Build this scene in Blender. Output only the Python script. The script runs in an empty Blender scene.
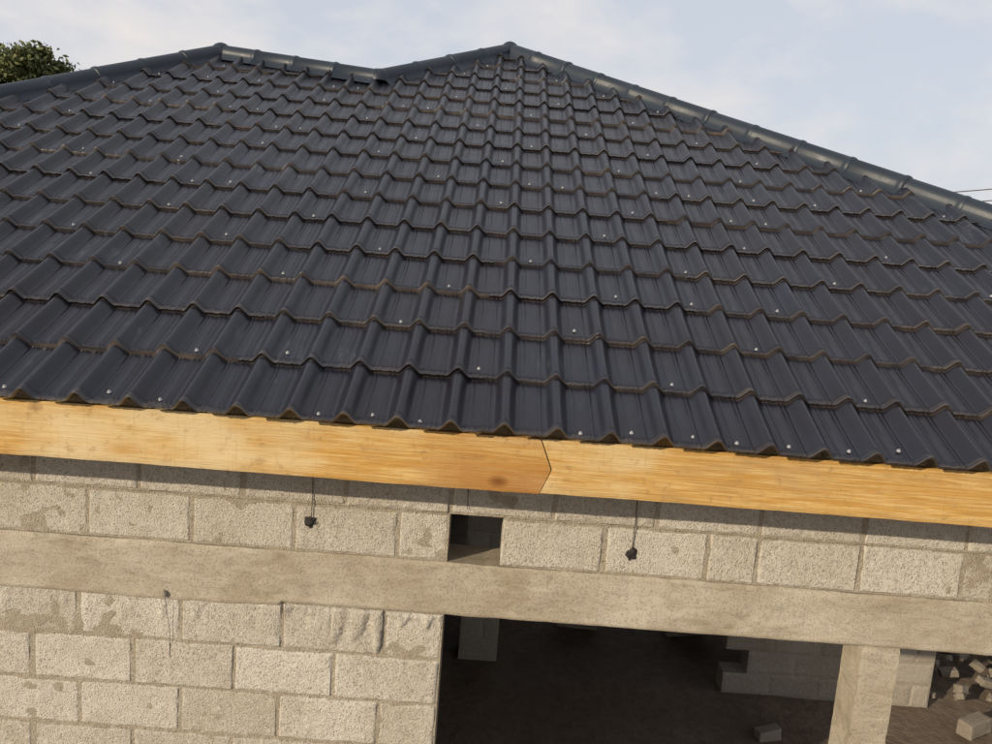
import bpy, math, random
import numpy as np
from mathutils import Matrix, Vector
random.seed(7); rng=np.random.default_rng(7)
sc=bpy.context.scene
# ---------------------------------------------------------------- camera
CX,D,CH=0.11,3.15,1.50
TH,PS,RO=math.radians(9.0),math.radians(0.42),math.radians(4.43)
F=830.0
fv=Vector((math.sin(PS)*math.cos(TH),math.cos(PS)*math.cos(TH),-math.sin(TH)))
rv=Vector((math.cos(PS),-math.sin(PS),0)); uv=rv.cross(fv)
r2=rv*math.cos(RO)+uv*math.sin(RO); u2=-rv*math.sin(RO)+uv*math.cos(RO)
cam=bpy.data.cameras.new("camera"); co=bpy.data.objects.new("camera",cam); sc.collection.objects.link(co)
M=Matrix((r2,u2,-fv)).transposed().to_4x4(); M.translation=Vector((CX,-D,CH)); co.matrix_world=M
cam.sensor_width=36; cam.lens=F/992*36; cam.clip_end=3000; cam.clip_start=0.05
sc.camera=co
# ---------------------------------------------------------------- noise helpers
def hash3(i,j,k):
    n=(i*374761393+j*668265263+k*1274126177)&0xFFFFFFFF
    n=((n^(n>>13))*1274126177)&0xFFFFFFFF
    return ((n^(n>>16))&0xFFFFFF)/float(0xFFFFFF)
def vnoise(x,y,z):
    x,y,z=[np.asarray(a,dtype=float) for a in np.broadcast_arrays(x,y,z)]
    i,j,k=[np.floor(a).astype(np.int64) for a in (x,y,z)]
    u,v,w=x-i,y-j,z-k
    u,v,w=[a*a*(3-2*a) for a in (u,v,w)]
    def h(a,b,c): return hash3(i+a,j+b,k+c)
    def l(a,b,t): return a+(b-a)*t
    return l(l(l(h(0,0,0),h(1,0,0),u),l(h(0,1,0),h(1,1,0),u),v),l(l(h(0,0,1),h(1,0,1),u),l(h(0,1,1),h(1,1,1),u),v),w)
def fbm(x,y,z,o=4):
    s=0;a=.5
    for q in range(o):
        s=s+a*(vnoise(x,y,z)-.5)*2; x,y,z=x*2.03+5.1,y*2.03+1.7,z*2.03+9.2; a*=.5
    return s
# ---------------------------------------------------------------- mesh helpers
def empty(name,parent=None):
    e=bpy.data.objects.new(name,None); sc.collection.objects.link(e); e.parent=parent; return e
def mesh_obj(name,V,Fc,mat,parent=None,smooth=False,sharp=None,tint=None):
    me=bpy.data.meshes.new(name)
    V=np.asarray(V,dtype=np.float32).reshape(-1,3)
    if isinstance(Fc,np.ndarray) and Fc.ndim==2:
        n=len(Fc);me.vertices.add(len(V));me.vertices.foreach_set("co",V.ravel())
        me.loops.add(n*Fc.shape[1]);me.loops.foreach_set("vertex_index",Fc.ravel().astype(np.int32))
        me.polygons.add(n);me.polygons.foreach_set("loop_start",np.arange(n,dtype=np.int32)*Fc.shape[1])
        me.update(calc_edges=True);me.validate()
    else:
        me.from_pydata([tuple(map(float,v)) for v in V],[],[tuple(map(int,f)) for f in Fc]); me.update()
    if tint is not None:
        at=me.attributes.new("tint",'FLOAT','POINT'); at.data.foreach_set("value",np.asarray(tint,dtype=np.float32).ravel())
    if smooth:
        me.polygons.foreach_set("use_smooth",[True]*len(me.polygons))
        if sharp: me.set_sharp_from_angle(angle=math.radians(sharp))
    me.materials.append(mat)
    ob=bpy.data.objects.new(name,me); sc.collection.objects.link(ob); ob.parent=parent
    return ob
class MB:
    def __init__(s): s.V=[];s.F=[];s.T=[];s.n=0
    def add(s,V,Fq,t=0.5):
        V=np.asarray(V,float).reshape(-1,3);Fq=np.asarray(Fq)
        s.V.append(V);s.F.append(Fq+s.n);s.T.append(np.full(len(V),t) if np.isscalar(t) else np.asarray(t).ravel());s.n+=len(V)
    def obj(s,name,mat,parent=None,**k):
        return mesh_obj(name,np.concatenate(s.V),np.concatenate(s.F),mat,parent,tint=np.concatenate(s.T),**k)
def gridfaces(nx,ny):
    a=np.arange(nx-1)[None,:]+np.arange(ny-1)[:,None]*nx
    a=a.ravel();return np.stack([a,a+1,a+1+nx,a+nx],1)
# ---------------------------------------------------------------- materials
def newmat(name):
    m=bpy.data.materials.new(name);m.use_nodes=True;nt=m.node_tree
    return m,nt,nt.nodes["Principled BSDF"]
def noise(nt,vec,scale,detail=4,rough=.6,dist=0):
    n=nt.nodes.new("ShaderNodeTexNoise");n.inputs["Scale"].default_value=scale;n.inputs["Detail"].default_value=detail
    n.inputs["Roughness"].default_value=rough;n.inputs["Distortion"].default_value=dist
    nt.links.new(vec,n.inputs["Vector"]);return n.outputs["Fac"]
def mapping(nt,scale=(1,1,1),loc=(0,0,0),rot=(0,0,0)):
    t=nt.nodes.new("ShaderNodeTexCoord");m=nt.nodes.new("ShaderNodeMapping")
    m.inputs["Scale"].default_value=scale;m.inputs["Location"].default_value=loc;m.inputs["Rotation"].default_value=rot
    nt.links.new(t.outputs["Object"],m.inputs["Vector"]);return m.outputs["Vector"]
def ramp(nt,fac,stops):
    r=nt.nodes.new("ShaderNodeValToRGB");e=r.color_ramp.elements
    while len(e)<len(stops): e.new(.5)
    for el,(p,c) in zip(e,stops): el.position=p;el.color=(c,c,c,1) if isinstance(c,(int,float)) else (*c,1)
    nt.links.new(fac,r.inputs["Fac"]);return r.outputs["Color"]
def mix(nt,fac,a,b,bt='MIX'):
    m=nt.nodes.new("ShaderNodeMix");m.data_type='RGBA';m.blend_type=bt
    for s,v in((m.inputs[0],fac),(m.inputs[6],a),(m.inputs[7],b)):
        if isinstance(v,(int,float)): s.default_value=v
        elif isinstance(v,tuple): s.default_value=(*v,1)
        else: nt.links.new(v,s)
    return m.outputs[2]
def bump(nt,b,h,strength,dist,prev=None):
    n=nt.nodes.new("ShaderNodeBump");n.inputs["Strength"].default_value=strength;n.inputs["Distance"].default_value=dist
    nt.links.new(h,n.inputs["Height"])
    if prev: nt.links.new(prev,n.inputs["Normal"])
    nt.links.new(n.outputs[0],b.inputs["Normal"]);return n.outputs[0]
def attr(nt,name):
    a=nt.nodes.new("ShaderNodeAttribute");a.attribute_name=name;return a.outputs["Fac"]
def block_mat(name,c1,c2,dark=(.18,.155,.12),stain=(.37,.315,.235),light=(.64,.61,.55)):
    m,nt,b=newmat(name);v=mapping(nt)
    base=mix(nt,attr(nt,"tint"),c1,c2)
    n1=noise(nt,v,3.0,4,.65);base=mix(nt,ramp(nt,n1,[(.42,0.0),(.68,.5)]),base,stain)
    n2=noise(nt,v,150,2,.8);base=mix(nt,ramp(nt,n2,[(.36,.8),(.47,0.0)]),base,dark)
    n3=noise(nt,v,40,3,.7);base=mix(nt,ramp(nt,n3,[(.52,0.0),(.72,.6)]),base,light)
    nt.links.new(base,b.inputs["Base Color"]);b.inputs["Roughness"].default_value=.95;b.inputs["Specular IOR Level"].default_value=.12
    p=bump(nt,b,n2,1.0,.007);bump(nt,b,n3,.5,.008,p);return m
M_block=block_mat("concrete_block",(.45,.41,.34),(.57,.535,.465))
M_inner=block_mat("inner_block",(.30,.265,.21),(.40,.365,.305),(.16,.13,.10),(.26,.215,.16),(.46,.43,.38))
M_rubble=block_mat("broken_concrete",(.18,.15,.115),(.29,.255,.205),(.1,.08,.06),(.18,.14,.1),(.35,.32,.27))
M_mortar=block_mat("mortar",(.34,.295,.225),(.38,.335,.265),(.18,.15,.11),(.30,.245,.175),(.5,.46,.39))
m,nt,b=newmat("cast_concrete");M_beam=m
v=mapping(nt)
n1=noise(nt,v,2.2,5,.65,.5);n2=noise(nt,mapping(nt,(.8,1,3)),7,5,.75,1.0);n3=noise(nt,v,140,2,.75)
c=mix(nt,ramp(nt,n1,[(.35,0),(.65,1)]),(.30,.25,.18),(.44,.395,.315))
c=mix(nt,ramp(nt,n2,[(.36,.45),(.5,0.)]),c,(.21,.165,.11))
c=mix(nt,ramp(nt,n2,[(.55,.0),(.7,.4)]),c,(.52,.475,.39))
c=mix(nt,ramp(nt,n3,[(.36,.6),(.47,0.)]),c,(.17,.145,.11))
nt.links.new(c,b.inputs["Base Color"]);b.inputs["Roughness"].default_value=.9;b.inputs["Specular IOR Level"].default_value=.15
p=bump(nt,b,n3,.6,.004);bump(nt,b,n2,.35,.006,p)
def roofmat(name,base,base2,dustamt,rough):
    m,nt,b=newmat(name);v=mapping(nt)
    n1=noise(nt,v,1.3,4,.7,.4);n2=noise(nt,v,11,3,.75)
    c=mix(nt,ramp(nt,n1,[(.35,0),(.65,1)]),base,base2)
    n4=noise(nt,mapping(nt,(14,1.6,1.6)),3.0,4,.75,.5)
    mask=mix(nt,1.0,ramp(nt,n1,[(.57,.0),(.69,1.)]),ramp(nt,n4,[(.54,.0),(.68,1.)]),'MULTIPLY')
    mk=mix(nt,1.0,mask,(dustamt,)*3,'MULTIPLY')
    c=mix(nt,mk,c,(.25,.245,.25))
    c=mix(nt,attr(nt,"tint"),c,(.21,.165,.125))
    nt.links.new(c,b.inputs["Base Color"])
    rr=ramp(nt,n2,[(.3,rough),(.75,rough+.12)]);nt.links.new(rr,b.inputs["Roughness"])
    b.inputs["Specular IOR Level"].default_value=.45
    return m
M_roof=roofmat("charcoal_metal_tile",(.0095,.0085,.0125),(.011,.013,.022),.42,.28)
M_cap=roofmat("ridge_metal",(.011,.018,.029),(.014,.022,.033),.12,.42)
m,nt,b=newmat("galvanised_screw");M_screw=m
b.inputs["Base Color"].default_value=(.42,.42,.43,1);b.inputs["Metallic"].default_value=.3;b.inputs["Roughness"].default_value=.6
m,nt,b=newmat("pine_board");M_wood=m
g=noise(nt,mapping(nt,(.7,8,17)),2.2,5,.6,2.2);g2=noise(nt,mapping(nt,(1.6,60,90)),3,3,.7,.5);lo=noise(nt,mapping(nt,(1.0,1,2.5)),1.6,3,.6)
g3=noise(nt,mapping(nt,(60,6,3)),2.0,2,.5);sp=noise(nt,mapping(nt,(1,1,1)),28,3,.7)
c=mix(nt,ramp(nt,g,[(.40,0),(.60,1)]),(.50,.28,.075),(.61,.42,.17))
c=mix(nt,ramp(nt,g2,[(.38,.65),(.52,0.)]),c,(.36,.19,.055))
c=mix(nt,ramp(nt,lo,[(.50,0),(.66,.8)]),c,(.63,.51,.30))
c=mix(nt,ramp(nt,g3,[(.58,0),(.78,.28)]),c,(.40,.25,.10))
c=mix(nt,ramp(nt,sp,[(.58,0),(.72,.55)]),c,(.33,.20,.085))
c=mix(nt,ramp(nt,lo,[(.32,.6),(.44,0)]),c,(.36,.22,.10))
c=mix(nt,attr(nt,"tint"),c,(.33,.14,.035))
vk=nt.nodes.new("ShaderNodeTexVoronoi");vk.inputs["Scale"].default_value=1.0
nt.links.new(mapping(nt,(2.6,0,4.4),(.1,.5,.55)),vk.inputs["Vector"])
c=mix(nt,ramp(nt,vk.outputs["Distance"],[(.05,.9),(.12,0.)]),c,(.18,.07,.02))
nt.links.new(c,b.inputs["Base Color"]);b.inputs["Roughness"].default_value=.85;b.inputs["Specular IOR Level"].default_value=.12
p=bump(nt,b,g2,.8,.004);bump(nt,b,g3,.25,.002,p)
m,nt,b=newmat("bare_earth");M_dirt=m
v=mapping(nt);n1=noise(nt,v,.6,4,.65);n2=noise(nt,v,12,4,.7)
c=mix(nt,ramp(nt,n1,[(.35,0),(.65,1)]),(.13,.09,.058),(.20,.15,.105));c=mix(nt,ramp(nt,n2,[(.4,.5),(.6,0)]),c,(.08,.058,.038))
nt.links.new(c,b.inputs["Base Color"]);b.inputs["Roughness"].default_value=.97;bump(nt,b,n2,.8,.03)
m,nt,b=newmat("black_plastic");M_black=m
b.inputs["Base Color"].default_value=(.02,.018,.016,1);b.inputs["Roughness"].default_value=.9
m,nt,b=newmat("rusty_wire");M_wire=m
b.inputs["Base Color"].default_value=(.07,.05,.04,1);b.inputs["Roughness"].default_value=.7
m,nt,b=newmat("leaves");M_leaf=m
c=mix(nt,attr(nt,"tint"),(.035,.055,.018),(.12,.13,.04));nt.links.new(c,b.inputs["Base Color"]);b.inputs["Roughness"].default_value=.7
m,nt,b=newmat("bark");M_bark=m
c=mix(nt,noise(nt,mapping(nt,(6,6,1)),3),(.07,.05,.035),(.16,.12,.09));nt.links.new(c,b.inputs["Base Color"]);b.inputs["Roughness"].default_value=.9
# ---------------------------------------------------------------- ground
G=-2.2
n=161;g=np.linspace(-1,1,n);g=np.sign(g)*np.abs(g)**3*900
X,Y=np.meshgrid(g,g);Z=G+.05*fbm(X*.8,Y*.8,0*X)*(np.hypot(X,Y)<60)+.02*fbm(X*5,Y*5,0*X)
mesh_obj("ground",np.stack([X,Y,Z],-1),gridfaces(n,n),M_dirt,smooth=True)
# ---------------------------------------------------------------- house
house=empty("concrete_block_house")
wallb=MB()
def block(x0,x1,z0,z1,mb,T=None,nx=34,nz=16,drip=0,depth=.03,tint=None,y0=0.0):
    u=np.linspace(0,1,nx);w=np.linspace(0,1,nz)
    u=.5-.5*np.cos(u*np.pi)*.35-.5*(1-2*u)*.65; w=.5-.5*np.cos(w*np.pi)*.35-.5*(1-2*w)*.65
    X,Z=np.meshgrid(x0+(x1-x0)*u,z0+(z1-z0)*w);sd=random.uniform(0,100)
    d=np.minimum(np.minimum(X-x0,x1-X),np.minimum(Z-z0,z1-Z))
    e=.004+.018*(vnoise(X*28,Z*28,sd)**3)+.05*np.clip(vnoise(X*9,Z*9,sd+5)-.72,0,1)
    ch=np.clip(1-d/e,0,1)
    Yy=y0+.008*ch**1.6+.0034*fbm(X*22,Z*22,sd,4)+.003*fbm(X*4,Z*4,sd+9,2)-random.uniform(-.001,.004)
    if drip:
        L=.02+.15*vnoise(X*30,0*X,sd+33)**1.3*(.3+1.2*vnoise(X*5,0*X,sd+3))
        st=np.clip((L-(z1+.004-Z))/.02,0,1)*(.3+.7*vnoise(X*75,Z*3,sd+40))
        Yy-=.010*st*drip
    idx=np.arange(nx*nz).reshape(nz,nx)
    rim=np.concatenate([idx[0,:],idx[1:,-1],idx[-1,-2::-1],idx[-2:0:-1,0]])
    V=np.stack([X,Yy,Z],-1).reshape(-1,3)
    Vr=V[rim].copy();Vr[:,1]=y0+depth
    k=len(rim);a=np.arange(k);b2=(a+1)%k
    Fr=np.stack([rim[b2],rim[a],nx*nz+a,nx*nz+b2],1)
    V=np.concatenate([V,Vr])
    if T is not None: V=V@np.array(T[0]).T+np.array(T[1])
    mb.add(V,np.concatenate([gridfaces(nx,nz),Fr]),random.random()**1.2 if tint is None else tint)
m_=.0055
def course(z0,z1,joints,skip=(),**k):
    for a,b in zip(joints[:-1],joints[1:]):
        if any(abs(a-s)<.01 for s in skip): continue
        near=-2.6<(a+b)/2<2.9
        kk=dict(k)
        kk.update(nx=44,nz=22) if near else kk.update(nx=8,nz=5)
        ja,jb=random.uniform(-.004,.004),random.uniform(-.004,.004)
        if kk.get("drip"): kk["drip"]=1.4 if -.75<(a+b)/2<-.05 else .5
        block(a+m_+ja,b-m_+jb,z0+m_*random.uniform(.5,1.4),z1-m_*random.uniform(.5,1.4),wallb,**kk)
XL,XR=-4.7,4.6
def joints(off,a=XL,b=XR):
    s=[off+.41*k for k in range(-30,40)];s=[q for q in s if a+.05<q<b-.05]
    return [a]+s+[b]
x0=-1.025
course(.22,.42,[XL]+[x0+.41*k for k in range(-8,3)]+[x0+.41*2.5,x0+.41*3,x0+.41*4,x0+.41*5,x0+.41*5.5]+[x0+.41*(k+.5) for k in range(6,13)]+[XR],skip=(x0+.41*2.5,))
course(.42,.62,joints(x0+.2)); course(.62,.80,joints(x0))
for i in range(11):
    off=-.24 if i%2==0 else -.43
    jl=[off-.41*k for k in range(0,13)];jl=[q for q in jl if q>XL+.06]
    course(-.2*(i+1),-.2*i,[XL]+jl[::-1]+[0.0],drip=1 if i==0 else 0)
mo=MB()
def mbody(x0_,x1_,z0_,z1_,y0=.0022,y1=.19):
    nx=max(2,int((x1_-x0_)/.013));nz=max(2,int((z1_-z0_)/.013))
    X,Z=np.meshgrid(np.linspace(x0_,x1_,nx),np.linspace(z0_,z1_,nz))
    Yy=y0+.007*fbm(X*12,Z*12,3.3)
    mo.add(np.stack([X,Yy,Z],-1),gridfaces(nx,nz),.4)
    V=[(x0_,y0+.004,z0_),(x1_,y0+.004,z0_),(x1_,y0+.004,z1_),(x0_,y0+.004,z1_),(x0_,y1,z0_),(x1_,y1,z0_),(x1_,y1,z1_),(x0_,y1,z1_)]
    mo.add(V,[(0,4,5,1),(1,5,6,2),(2,6,7,3),(3,7,4,0),(4,7,6,5)],.4)
h0,h1=x0+.41*2.5,x0+.41*3
mbody(XL,h0-.004,.221,.42);mbody(h1+.004,XR,.221,.42);mbody(XL,XR,.421,.80);mbody(XL,-.003,G-.1,-.001)
mo.obj("wall_mortar",M_mortar,house,smooth=True,sharp=40)
wallb.obj("wall_blocks",M_block,house,smooth=True,sharp=50)
# ring beam / lintel
nx,nz=1100,26
X,Z=np.meshgrid(np.linspace(XL,XR,nx),np.linspace(0,1,nz))
low=.012*fbm(X*3,0*X,1.1,4)*(X<0)+.003*fbm(X*9,0*X,4.,3)-(X<-.66)*.014
hi=.22+.006*fbm(X*6,0*X,7.7,4)
ZZ=low+(hi-low)*Z
ed=np.minimum(Z,1-Z)*.22
Yb=-.013+.007*np.clip(1-ed/.009,0,1)**2+.003*fbm(X*2.2,ZZ*3,2.2,4)+.0022*fbm(X*22,ZZ*30,5.)
Yb+=.003*(vnoise(X*.9,ZZ*0+np.floor(Z*3)*5,8.)-.5)
Yb-=.004*np.clip((.16-Z)/.05,0,1)*vnoise(X*7,0*X,3.3)*(X<0)
bm=MB();bm.add(np.stack([X,Yb,ZZ],-1),gridfaces(nx,nz))
for zi in(0,-1):
    V=np.concatenate([np.stack([X[zi],Yb[zi],ZZ[zi]],-1),np.stack([X[zi],0*X[zi]+.2,ZZ[zi]],-1)])
    bm.add(V,gridfaces(nx,2))
bm.obj("ring_beam",M_beam,house,smooth=True,sharp=45)
# pillars
pb=MB()
def pface(P0,P1):
    nx,nz=16,120
    t=np.linspace(0,1,nx);zz=np.linspace(G-.05,-.004,nz);T_,Z=np.meshgrid(t,zz)
    P0=np.array(P0);P1=np.array(P1);nrm=np.array([P1[1]-P0[1],-(P1[0]-P0[0])]);nrm=nrm/np.hypot(*nrm)
    e=np.minimum(T_,1-T_);dd=.004*fbm(T_*3,Z*6,P0[0]*3+P0[1]*7)*np.clip(e*10,0,1)
    dd+= -.004*np.abs(np.cos(Z*np.pi/.2))**30
    pb.add(np.stack([P0[0]+(P1[0]-P0[0])*T_+nrm[0]*dd,P0[1]+(P1[1]-P0[1])*T_+nrm[1]*dd,Z],-1),gridfaces(nx,nz))
def pillar(a0,a1,b0,b1):
    pface((a0,b0),(a1,b0));pface((a1,b0),(a1,b1));pface((a1,b1),(a0,b1));pface((a0,b1),(a0,b0))
pillar(1.70,1.855,0.004,.17);pillar(4.38,4.58,0.004,.2)
pb.obj("pillars",M_beam,house,smooth=True,sharp=50)
# ---------------------------------------------------------------- roof
RP=math.radians(25);EY=-.42;EZ=.85
ct,st_=math.cos(RP),math.sin(RP)
PL=[(-5.16,-.42),(-2.18,3.66),(-.89,3.33),(.07,4.40),(5.0,-.42)]
P_=.1795;PH=-.365;Lr=.318;STEP=.014
def prof(x):
    u=((x-PH)/P_)%1.0; u=np.where(u>.5,u-1,u)
    a=np.abs(u)
    rib=.038*(.5-.5*np.cos(np.pi*np.clip(1-a/.25,0,1)))**.95
    pan=.0045*np.exp(-((a-.40)/.022)**2)+.0035*np.exp(-((a-.31)/.02)**2)
    return rib+pan
def roofz(x,y): return EZ+(y-EY)*math.tan(RP)
xs=np.arange(PL[0][0],PL[-1][0],P_/30)
smax=np.interp(xs,[p[0] for p in PL],[(p[1]-EY)/ct for p in PL])
tt=[(0.0,0.0,.3),(0.0,1.0,.34),(.012,1.15,.14),(.032,1.05,.0),(.046,.74,.2),(.064,.97,.0),(.1,.95,0),(.3,.72,0),(.6,.4,0),(.95,.05,0),(.985,.02,.2)]
K=int(smax.max()/Lr)+1
ts=[];hs=[];es=[]
for k in range(K):
    for j,(a,h,e_) in enumerate(tt):
        ts.append((k+a)*Lr+(-.004 if j==1 else 0));hs.append(h*STEP if k or j else .2*STEP);es.append(e_)
ts=np.array(ts);hs=np.array(hs);es=np.array(es)
S=np.minimum(ts[:,None],smax[None,:]);Xg=np.broadcast_to(xs[None,:],S.shape)
Hh=np.broadcast_to(hs[:,None],S.shape)+prof(Xg)
rowi=np.floor(ts/Lr+1e-6)
Hh=Hh+.0025*fbm(Xg*1.7,rowi[:,None]*3.3+0*Xg,2.)+.004*fbm(Xg*.8,S*.8,4.)+.0012*fbm(Xg*9,S*5,6.,2)
Sj=S+.009*(vnoise(np.floor((Xg-PH)/P_/5+.5),rowi[:,None]+0*Xg,1.)-.5)*(S<smax[None,:]-.01)
V=np.stack([Xg,EY+Sj*ct-Hh*st_,EZ+Sj*st_+Hh*ct],-1)
E=es[:,None]*(.2+1.5*vnoise(Xg*2.5,rowi[:,None]*7.1+0*Xg,3.)*vnoise(Xg*19,rowi[:,None]*5.1+0*Xg,3.))
fc=gridfaces(len(xs),len(ts))
Sr=(ts[:,None]>=smax[None,:]+1e-9).ravel()
keep=~(Sr[fc].all(1))
mesh_obj("roof_tiles_front",V,fc[keep],M_roof,house,smooth=True,sharp=38,tint=np.clip(E,0,1))
A=(PL[1][0],PL[1][1],roofz(0,PL[1][1]));B=(PL[2][0],PL[2][1],roofz(0,PL[2][1]));C=(PL[3][0],PL[3][1],roofz(0,PL[3][1]))
FL=(-5.16,-.42,EZ);FR=(5.0,-.42,EZ);BR=(5.0,9.4,EZ);BL=(-5.16,8.0,EZ);Bb=(-.89,8.7,EZ)
mesh_obj("roof_tiles_rear",[A,B,C,FL,FR,BR,BL,Bb],[(2,4,5),(2,5,7),(1,2,7),(0,1,7),(0,7,6),(0,6,3)],M_roof,house)
# ridge capping
cap=MB()
def capline(P,Q,seg=.36,r=.068):
    P=Vector(P);Q=Vector(Q);d=(Q-P);Ln=d.length;d.normalize()
    side=d.cross(Vector((0,0,1))).normalized();up=side.cross(d).normalized()
    nseg=max(1,round(Ln/seg));na=17
    angs=np.linspace(-.04*np.pi,1.04*np.pi,na)
    rows=[]
    for i in range(nseg):
        s0=Ln*i/nseg;s1=Ln*(i+1)/nseg;q=random.uniform(.98,1.03)
        for s,rr in((s0,r*1.05),(s0+.01,r*1.10),(s0+.026,r*1.10),(s0+.036,r*1.03),(s0+.05,r*1.03),(s1-.004,r*.99)):
            rows.append((s,rr*q))
    V=[]
    for s,rr in rows:
        o=P+d*s
        V.append(tuple(o+side*(rr*1.75)-up*.058));
        for a in angs: V.append(tuple(o+side*(math.cos(a)*rr)+up*(math.sin(a)*rr*1.0-.002)))
        V.append(tuple(o-side*(rr*1.75)-up*.058))
    cap.add(V,gridfaces(na+2,len(rows)),0)
def up_(p,h=.024): return (p[0],p[1],p[2]+h)
capline(up_(FL),up_(A));capline(up_(B),up_(A));capline(up_(B),up_(C));capline(up_(FR),up_(C))
for c_ in(A,C,B):
    R_=.088 if c_ is not B else .076
    Aa,Bb_=np.meshgrid(np.linspace(0,2*np.pi,25),np.linspace(0,np.pi/2,9))
    cap.add(np.stack([c_[0]+R_*np.cos(Aa)*np.cos(Bb_),c_[1]+R_*np.sin(Aa)*np.cos(Bb_),c_[2]+.008+(R_*1.12)*np.sin(Bb_)],-1),gridfaces(25,9),0)
cap.obj("ridge_capping",M_cap,house,smooth=True,sharp=50)
# screws
sw=MB()
sa=np.linspace(0,2*np.pi,9)[:-1]
def screw(x,s,h,q=.8):
    y=EY+s*ct-h*st_;z=EZ+s*st_+h*ct
    V=[]
    nrm=np.array([0,-st_,ct]);e1=np.array([1,0,0]);e2=np.array([0,ct,st_]);c0=np.array([x,y,z])
    for rr,hh in((.0095,0),(.009,.003),(.005,.0035),(.0048,.008),(.002,.009)):
        for a in sa: V.append(c0+e1*math.cos(a)*rr*q+e2*math.sin(a)*rr*q+nrm*hh)
    Fq=[]
    for i in range(4):
        for j in range(8): Fq.append((i*8+j,i*8+(j+1)%8,(i+1)*8+(j+1)%8,(i+1)*8+j))
    sw.add(V,Fq)
for k in range(K):
    w0=int((PL[0][0]-PH)/P_);w1=int((PL[-1][0]-PH)/P_)
    for w in range(w0,w1):
        ok=(random.random()<.92) if k==0 else ((w+2*(k%2)+(k//3))%4==0)
        if random.random()<.05 and k: ok=True
        elif random.random()<.12: ok=False
        if not ok: continue
        x=PH+(w+.5)*P_+random.uniform(-.018,.018);s=k*Lr+.03+random.uniform(-.006,.035)
        if s<np.interp(x,xs,smax)-.12: screw(x,s,STEP*.95+.003,random.uniform(.6,.8))
sw.obj("roof_screws",M_screw,house,smooth=True,sharp=40)
# ---------------------------------------------------------------- fascia
def board(name,x0_,x1_,z0_,z1_,endfn,tintfn,y=-.38,th=.036,lfn=None):
    nx=400;nz=14
    U,Wz=np.meshgrid(np.linspace(0,1,nx),np.linspace(0,1,nz))
    xe=endfn(Wz);xs0=lfn(Wz) if lfn else x0_+0*Wz
    X=xs0+(xe-xs0)*U;Z=z0_+(z1_-z0_)*Wz+.004*fbm(X*1.3,0*Wz,1.)+.0015*fbm(X*14,Wz*.5,1.)
    ed=np.minimum(Wz,1-Wz)*(z1_-z0_)
    Yy=y+.004*np.clip(1-ed/.006,0,1)+.004*fbm(X*1.5,Wz*2,3.)+.001*fbm(X*20,Wz*20,3.)
    V=np.stack([X,Yy,Z],-1).reshape(-1,3);idx=np.arange(nx*nz).reshape(nz,nx)
    rim=np.concatenate([idx[0,:],idx[1:,-1],idx[-1,-2::-1],idx[-2:0:-1,0]])
    Vr=V[rim].copy();Vr[:,1]=y+th;k=len(rim);a=np.arange(k);b2=(a+1)%k
    Fr=np.stack([rim[b2],rim[a],nx*nz+a,nx*nz+b2],1)
    Vb=V.copy();Vb[:,1]=y+th
    allV=np.concatenate([V,Vr,Vb]);allF=np.concatenate([gridfaces(nx,nz),Fr,gridfaces(nx,nz)[:,::-1]+nx*nz+k])
    return mesh_obj(name,allV,allF,M_wood,house,smooth=True,sharp=40,tint=tintfn(allV))
zf0,zf1=.645,.84
def je(W_): return .345-.04*np.abs(W_*2-.9)
board("fascia_board_left",-5.1,0,zf0,zf1,je,lambda V:.75*np.clip((V[:,0]+.15)/.2,0,1)*np.clip(.6+.7*fbm(V[:,0]*3,V[:,2]*14,1.),0,1))
board("fascia_board_right",0,4.95,zf0+.003,zf1,lambda W_:4.95+0*W_,lambda V:0*V[:,0],lfn=lambda W_:je(W_)+.004)
rf=MB()
for i in range(-7,8):
    x=i*.66+.1
    V=[]
    for yy in(-.34,.4):
        zc=EZ-.012+(yy-EY)*math.tan(RP)
        for xx in(x-.02,x+.02):
            for dz in(0,-.12): V.append((xx,yy,zc+dz))
    rf.add(V,[(0,1,3,2),(4,6,7,5),(0,4,5,1),(2,3,7,6),(0,2,6,4),(1,5,7,3)],0)
rf.obj("rafters",M_wood,house)
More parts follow.
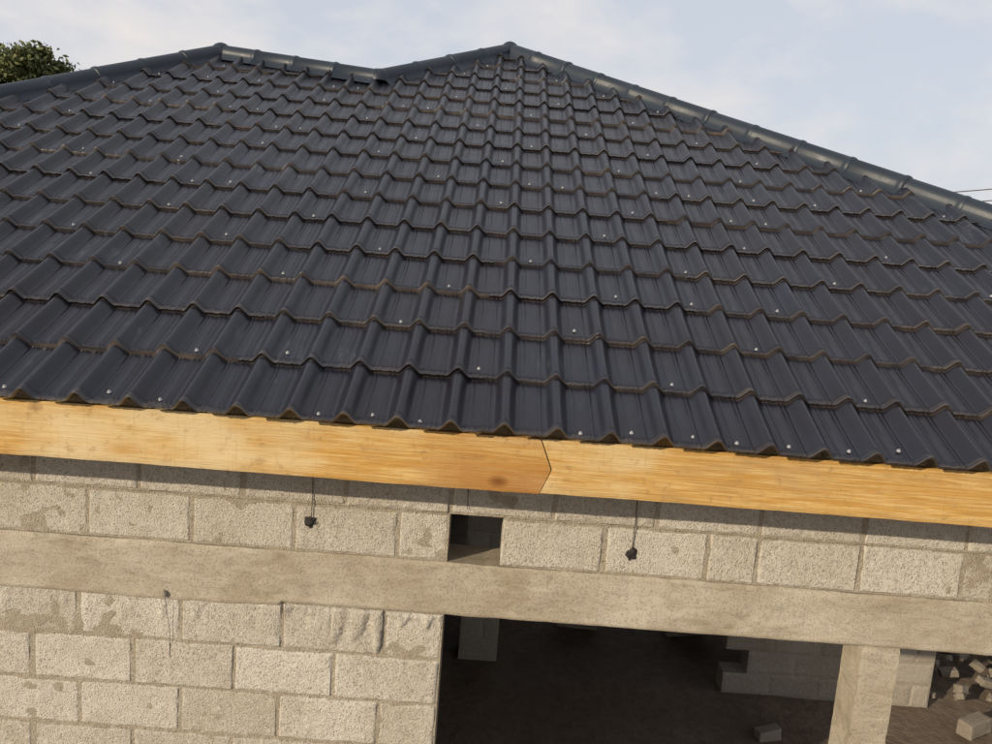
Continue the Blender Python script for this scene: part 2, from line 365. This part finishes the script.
# ---------------------------------------------------------------- interior + other walls
iw=MB()
def wallseg(P0,P1,z0_,z1_,th=.19,tooth=False,nx=8,nz=5):
    P0=np.array(P0,float);P1=np.array(P1,float);L_=np.hypot(*(P1-P0));e=(P1-P0)/L_;nrm=np.array([-e[1],e[0]])
    R=np.array([[e[0],nrm[0],0],[e[1],nrm[1],0],[0,0,1]]);Tt=np.array([P0[0],P0[1],0])
    n_=int(round((z1_-z0_)/.2))
    for side in(0,1):
        for i in range(n_):
            st0=.2 if (tooth and i%2) else 0
            j=[st0]+[q for q in np.arange(.2 if i%2 else .41,L_-.08,.41) if q>st0+.1]+[L_]
            for a,b in zip(j[:-1],j[1:]):
                if side==0: block(a+m_,b-m_,z0_+.2*i+m_,z0_+.2*i+.2-m_,iw,T=(R,Tt),nx=nx,nz=nz)
                else:
                    R2=R@np.diag([-1,-1,1]);T2=Tt+np.array([*(e*L_+nrm*th),0])
                    a2,b2=L_-b,L_-a
                    block(a2+m_,b2-m_,z0_+.2*i+m_,z0_+.2*i+.2-m_,iw,T=(R2,T2),nx=nx,nz=nz)
    s0=.21 if tooth else 0
    V=[(s0,.006,z0_),(L_,.006,z0_),(L_,th-.006,z0_),(s0,th-.006,z0_)];V+=[(a,b,z0_+.2*n_-.002) for a,b,_ in V]
    V=np.array(V)@R.T+Tt
    iw.add(V,[(0,1,5,4),(1,2,6,5),(2,3,7,6),(3,0,4,7),(4,5,6,7)],.3)
    if tooth:
        for i in range(0,n_,2):
            V=[(.006,.006,z0_+.2*i+.006),(.22,.006,z0_+.2*i+.006),(.22,th-.006,z0_+.2*i+.006),(.006,th-.006,z0_+.2*i+.006)]
            V+=[(a,b,z0_+.2*i+.194) for a,b,_ in V];V=np.array(V)@R.T+Tt
            iw.add(V,[(0,1,2,3),(0,1,5,4),(1,2,6,5),(2,3,7,6),(3,0,4,7),(4,5,6,7)],.5)
wallseg((XL,8.0),(XL,.2),G,.8)
wallseg((XL,8.0),(.4,8.0),G,.8)
wallseg((-.2,.2),(-.2,3.4),G,.8)
wallseg((.02,3.75),(.36,3.75),G,.4,th=.3)
wallseg((2.3,3.5),(4.1,3.5),G,.0,tooth=True,nx=16,nz=10)
wallseg((3.9,3.7),(3.9,8.0),G,.8)
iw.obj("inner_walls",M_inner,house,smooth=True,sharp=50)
# ---------------------------------------------------------------- loose blocks and rubble
def tiltbox(mb,c,size,rot,tint,rough=1.0,n=9):
    size=np.array(size);Rm=np.array(Matrix.Rotation(rot[2],3,'Z')@Matrix.Rotation(rot[1],3,'Y')@Matrix.Rotation(rot[0],3,'X'))
    t=np.linspace(-1,1,n);t=np.sign(t)*np.abs(t)**.6
    for ax in range(3):
        for sg in(-1,1):
            a,b=np.meshgrid(t,t)
            P=np.zeros((n,n,3));P[...,ax]=sg;P[...,(ax+1)%3]=a;P[...,(ax+2)%3]=b
            Q=P*size/2
            inn=np.clip(Q,-(size/2-.01),size/2-.01);dv=Q-inn
            ln=np.linalg.norm(dv,axis=-1,keepdims=True);Q=inn+dv/np.maximum(ln,1e-9)*np.minimum(ln,.01)
            Q=Q+rough*.012*fbm(Q[...,0:1]*14+c[0]*9+np.array([0,31.,57.]),Q[...,1:2]*14+c[1]*7,Q[...,2:3]*14,3)
            Q=Q.reshape(-1,3)@Rm.T+np.array(c)
            f=gridfaces(n,n)
            if sg<0: f=f[:,::-1]
            mb.add(Q,f,tint)
rb=MB()
for i in range(300):
    r=abs(random.gauss(0,.85));a=random.uniform(0,6.28)
    x=5.4+r*math.cos(a)*1.3;y=4.3+r*math.sin(a)
    hgt=max(0,.45*(1-r/1.8));s=random.choice((.04,.05,.07,.09,.13))*random.uniform(.8,1.2)
    tiltbox(rb,(x,y,G+random.uniform(0.3,1)*hgt+s*.3),(s*random.uniform(1,1.9),s,s*random.uniform(.5,1)),[random.uniform(-.6,.6) for _ in range(2)]+[random.uniform(0,3)],random.random(),2.2,6)
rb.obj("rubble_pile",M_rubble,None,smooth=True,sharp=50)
for (x,y,rz,s) in((2.50,2.85,.3,.5),(1.15,4.6,.1,1),(2.2,4.6,.2,1),(4.3,3.15,.5,.7)):
    lb=MB();tiltbox(lb,(x,y,G+.1*s),(.4*s,.19*s,.19*s),(0,random.uniform(-.08,.08),rz),random.uniform(.3,1))
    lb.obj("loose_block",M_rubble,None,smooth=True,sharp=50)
# ---------------------------------------------------------------- tie wires + plugs
def tube(name,pts,r,mat,parent):
    cu=bpy.data.curves.new(name,'CURVE');cu.dimensions='3D';sp=cu.splines.new('POLY');sp.points.add(len(pts)-1)
    for p,q in zip(sp.points,pts): p.co=(*q,1)
    cu.bevel_depth=r;cu.bevel_resolution=2;cu.materials.append(mat)
    o=bpy.data.objects.new(name,cu);sc.collection.objects.link(o);o.parent=parent;return o
for x,zb in((-.55,.36),(.725,.325),(.06,.45)):
    tube("tie_wire",[(x+.004,-.008,.8),(x-.001,-.008,.6),(x+.002,-.008,.45),(x,-.007,zb)],.0018,M_wire,house)
tube("tie_wire_lower",[(-1.12,-.022,.03),(-1.108,-.018,-.08),(-1.10,-.008,-.16),(-1.10,-.006,-.27)],.001,M_wire,house)
pg=MB()
for x,z in((-.555,.345),(.725,.31)):
    Aa,Bb_=np.meshgrid(np.linspace(0,2*np.pi,21),np.linspace(-np.pi/2,np.pi/2,13))
    P=np.stack([np.cos(Aa)*np.cos(Bb_),np.sin(Aa)*np.cos(Bb_),np.sin(Bb_)],-1)
    rr=.02*(1+.9*fbm(P[...,0]*1.6+x,P[...,1]*1.6,P[...,2]*1.6,3))[...,None]
    pg.add(P*rr*np.array([1.1,.5,1.2])+np.array([x,-.001,z]),gridfaces(21,13))
pg.obj("plastic_plugs",M_black,house,smooth=True)
st=MB();tiltbox(st,(-1.12,-.02,.010),(.022,.022,.026),(.1,.3,.2),0.9,1,7)
st.obj("wall_tie_stub",M_rubble,house)
# ---------------------------------------------------------------- tree
def tree(name,base,crowns,nleaf,lsz):
    T=empty(name)
    tb=MB()
    def limb(P,Q,r0,r1,n=10,wob=.15):
        P=np.array(P,float);Q=np.array(Q,float);t=np.linspace(0,1,n);sd=random.uniform(0,50)
        c=P+(Q-P)*t[:,None]+wob*np.stack([fbm(t*3,sd+0*t,0*t,2),fbm(t*3,sd+9+0*t,0*t,2),0*t],-1)*np.sin(t*np.pi)[:,None]*3
        d=(Q-P)/np.linalg.norm(Q-P);s=np.cross(d,[.3,.9,.1]);s/=np.linalg.norm(s);u=np.cross(s,d)
        a=np.linspace(0,2*np.pi,11);r=r0+(r1-r0)*t
        V=c[:,None,:]+(s*np.cos(a)[:,None]+u*np.sin(a)[:,None])[None]*r[:,None,None]
        tb.add(V,gridfaces(11,n),0)
    bx,by,bz=base;fork=(bx+.2,by,bz+3.2)
    limb(base,fork,.28,.18)
    Vl=[];Tl=[]
    for (cx,cy,cz,R) in crowns:
        limb(fork,(cx,cy,cz-R*.3),.13,.04)
        ncl=int(38*R)
        for q in range(ncl):
            dv=rng.normal(size=3);dv/=np.linalg.norm(dv);rr=R*(.3+.65*rng.random()**.6)
            cc=np.array([cx,cy,cz])+dv*rr*np.array([1.1,1.1,.85])
            if q%4==0: limb((cx,cy,cz-R*.3),cc,.03,.008,5,.05)
            sz=R*rng.uniform(.14,.28);nl=int(nleaf*rng.uniform(.6,1.3))
            P=cc+rng.normal(size=(nl,3))*sz*np.array([.7,.7,.5])
            d1=rng.normal(size=(nl,3));d1/=np.linalg.norm(d1,axis=1)[:,None]
            d2=np.cross(d1,rng.normal(size=(nl,3)));d2/=np.linalg.norm(d2,axis=1)[:,None]
            ls=lsz*rng.uniform(.6,1.3,(nl,1))
            Vl.append(np.stack([P-d1*ls,P-d2*ls*.45,P+d1*ls,P+d2*ls*.45],1))
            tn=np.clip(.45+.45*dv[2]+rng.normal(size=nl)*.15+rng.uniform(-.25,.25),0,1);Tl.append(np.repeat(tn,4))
    V=np.concatenate(Vl).reshape(-1,3);f=np.arange(len(V)).reshape(-1,4)
    mesh_obj("foliage",V,f,M_leaf,T,tint=np.concatenate(Tl))
    tb.obj("trunk_and_limbs",M_bark,T,smooth=True)
tree("broadleaf_tree",(-15.2,22,G),[(-13.7,22,5.1,1.05),(-14.7,22.2,5.05,1.3),(-16.2,22.6,4.9,1.4),(-17.6,22,4.3,1.5),(-15,21.3,3.6,1.5),(-16.6,23,3.4,1.5)],200,.09)
# ---------------------------------------------------------------- power line
pl=empty("utility_pole")
tube("pole",[(26,19,G),(26,19,6.2)],.12,M_bark,pl);tube("crossarm",[(26,18.2,5.9),(26,19.8,5.9)],.05,M_bark,pl)
for dy in(-.6,.6):
    pts=[]
    for i in range(25):
        t=i/24;pts.append((26+(4-26)*t,19+dy+(27-19)*t,5.95+dy*.3+(2.6-5.95)*t-1.0*t*(1-t)))
    tube("power_wire",pts,.016,M_wire,pl)
# ---------------------------------------------------------------- light
EL=math.radians(19);AZ=math.radians(46)
sd=Vector((-math.sin(AZ)*math.cos(EL),-math.cos(AZ)*math.cos(EL),math.sin(EL)))
su=bpy.data.lights.new("sun",'SUN');su.energy=4.4;su.angle=math.radians(.6);su.color=(1,.86,.66)
so=bpy.data.objects.new("sun",su);sc.collection.objects.link(so);so.rotation_euler=sd.to_track_quat('Z','Y').to_euler()
w=bpy.data.worlds.new("World");sc.world=w;w.use_nodes=True;nt=w.node_tree
bg=nt.nodes["Background"];sk=nt.nodes.new("ShaderNodeTexSky");sk.sky_type='NISHITA';sk.sun_disc=False
sk.sun_elevation=EL;sk.sun_rotation=math.atan2(sd.x,sd.y);sk.dust_density=2.5
tc=nt.nodes.new("ShaderNodeTexCoord");mp=nt.nodes.new("ShaderNodeMapping");mp.inputs["Scale"].default_value=(1,1,1.8);mp.inputs["Location"].default_value=(.35,0,.2)
nt.links.new(tc.outputs["Generated"],mp.inputs["Vector"])
nz_=noise(nt,mp.outputs["Vector"],3.6,5,.58,.2)
c=mix(nt,.80,sk.outputs[0],(6.9,7.3,8.1))
c=mix(nt,ramp(nt,nz_,[(.44,.0),(.66,.85)]),c,(8.6,8.0,7.7))
nt.links.new(c,bg.inputs["Color"]);bg.inputs["Strength"].default_value=.10
sc.view_settings.view_transform='Standard';sc.view_settings.look='None';sc.view_settings.exposure=0
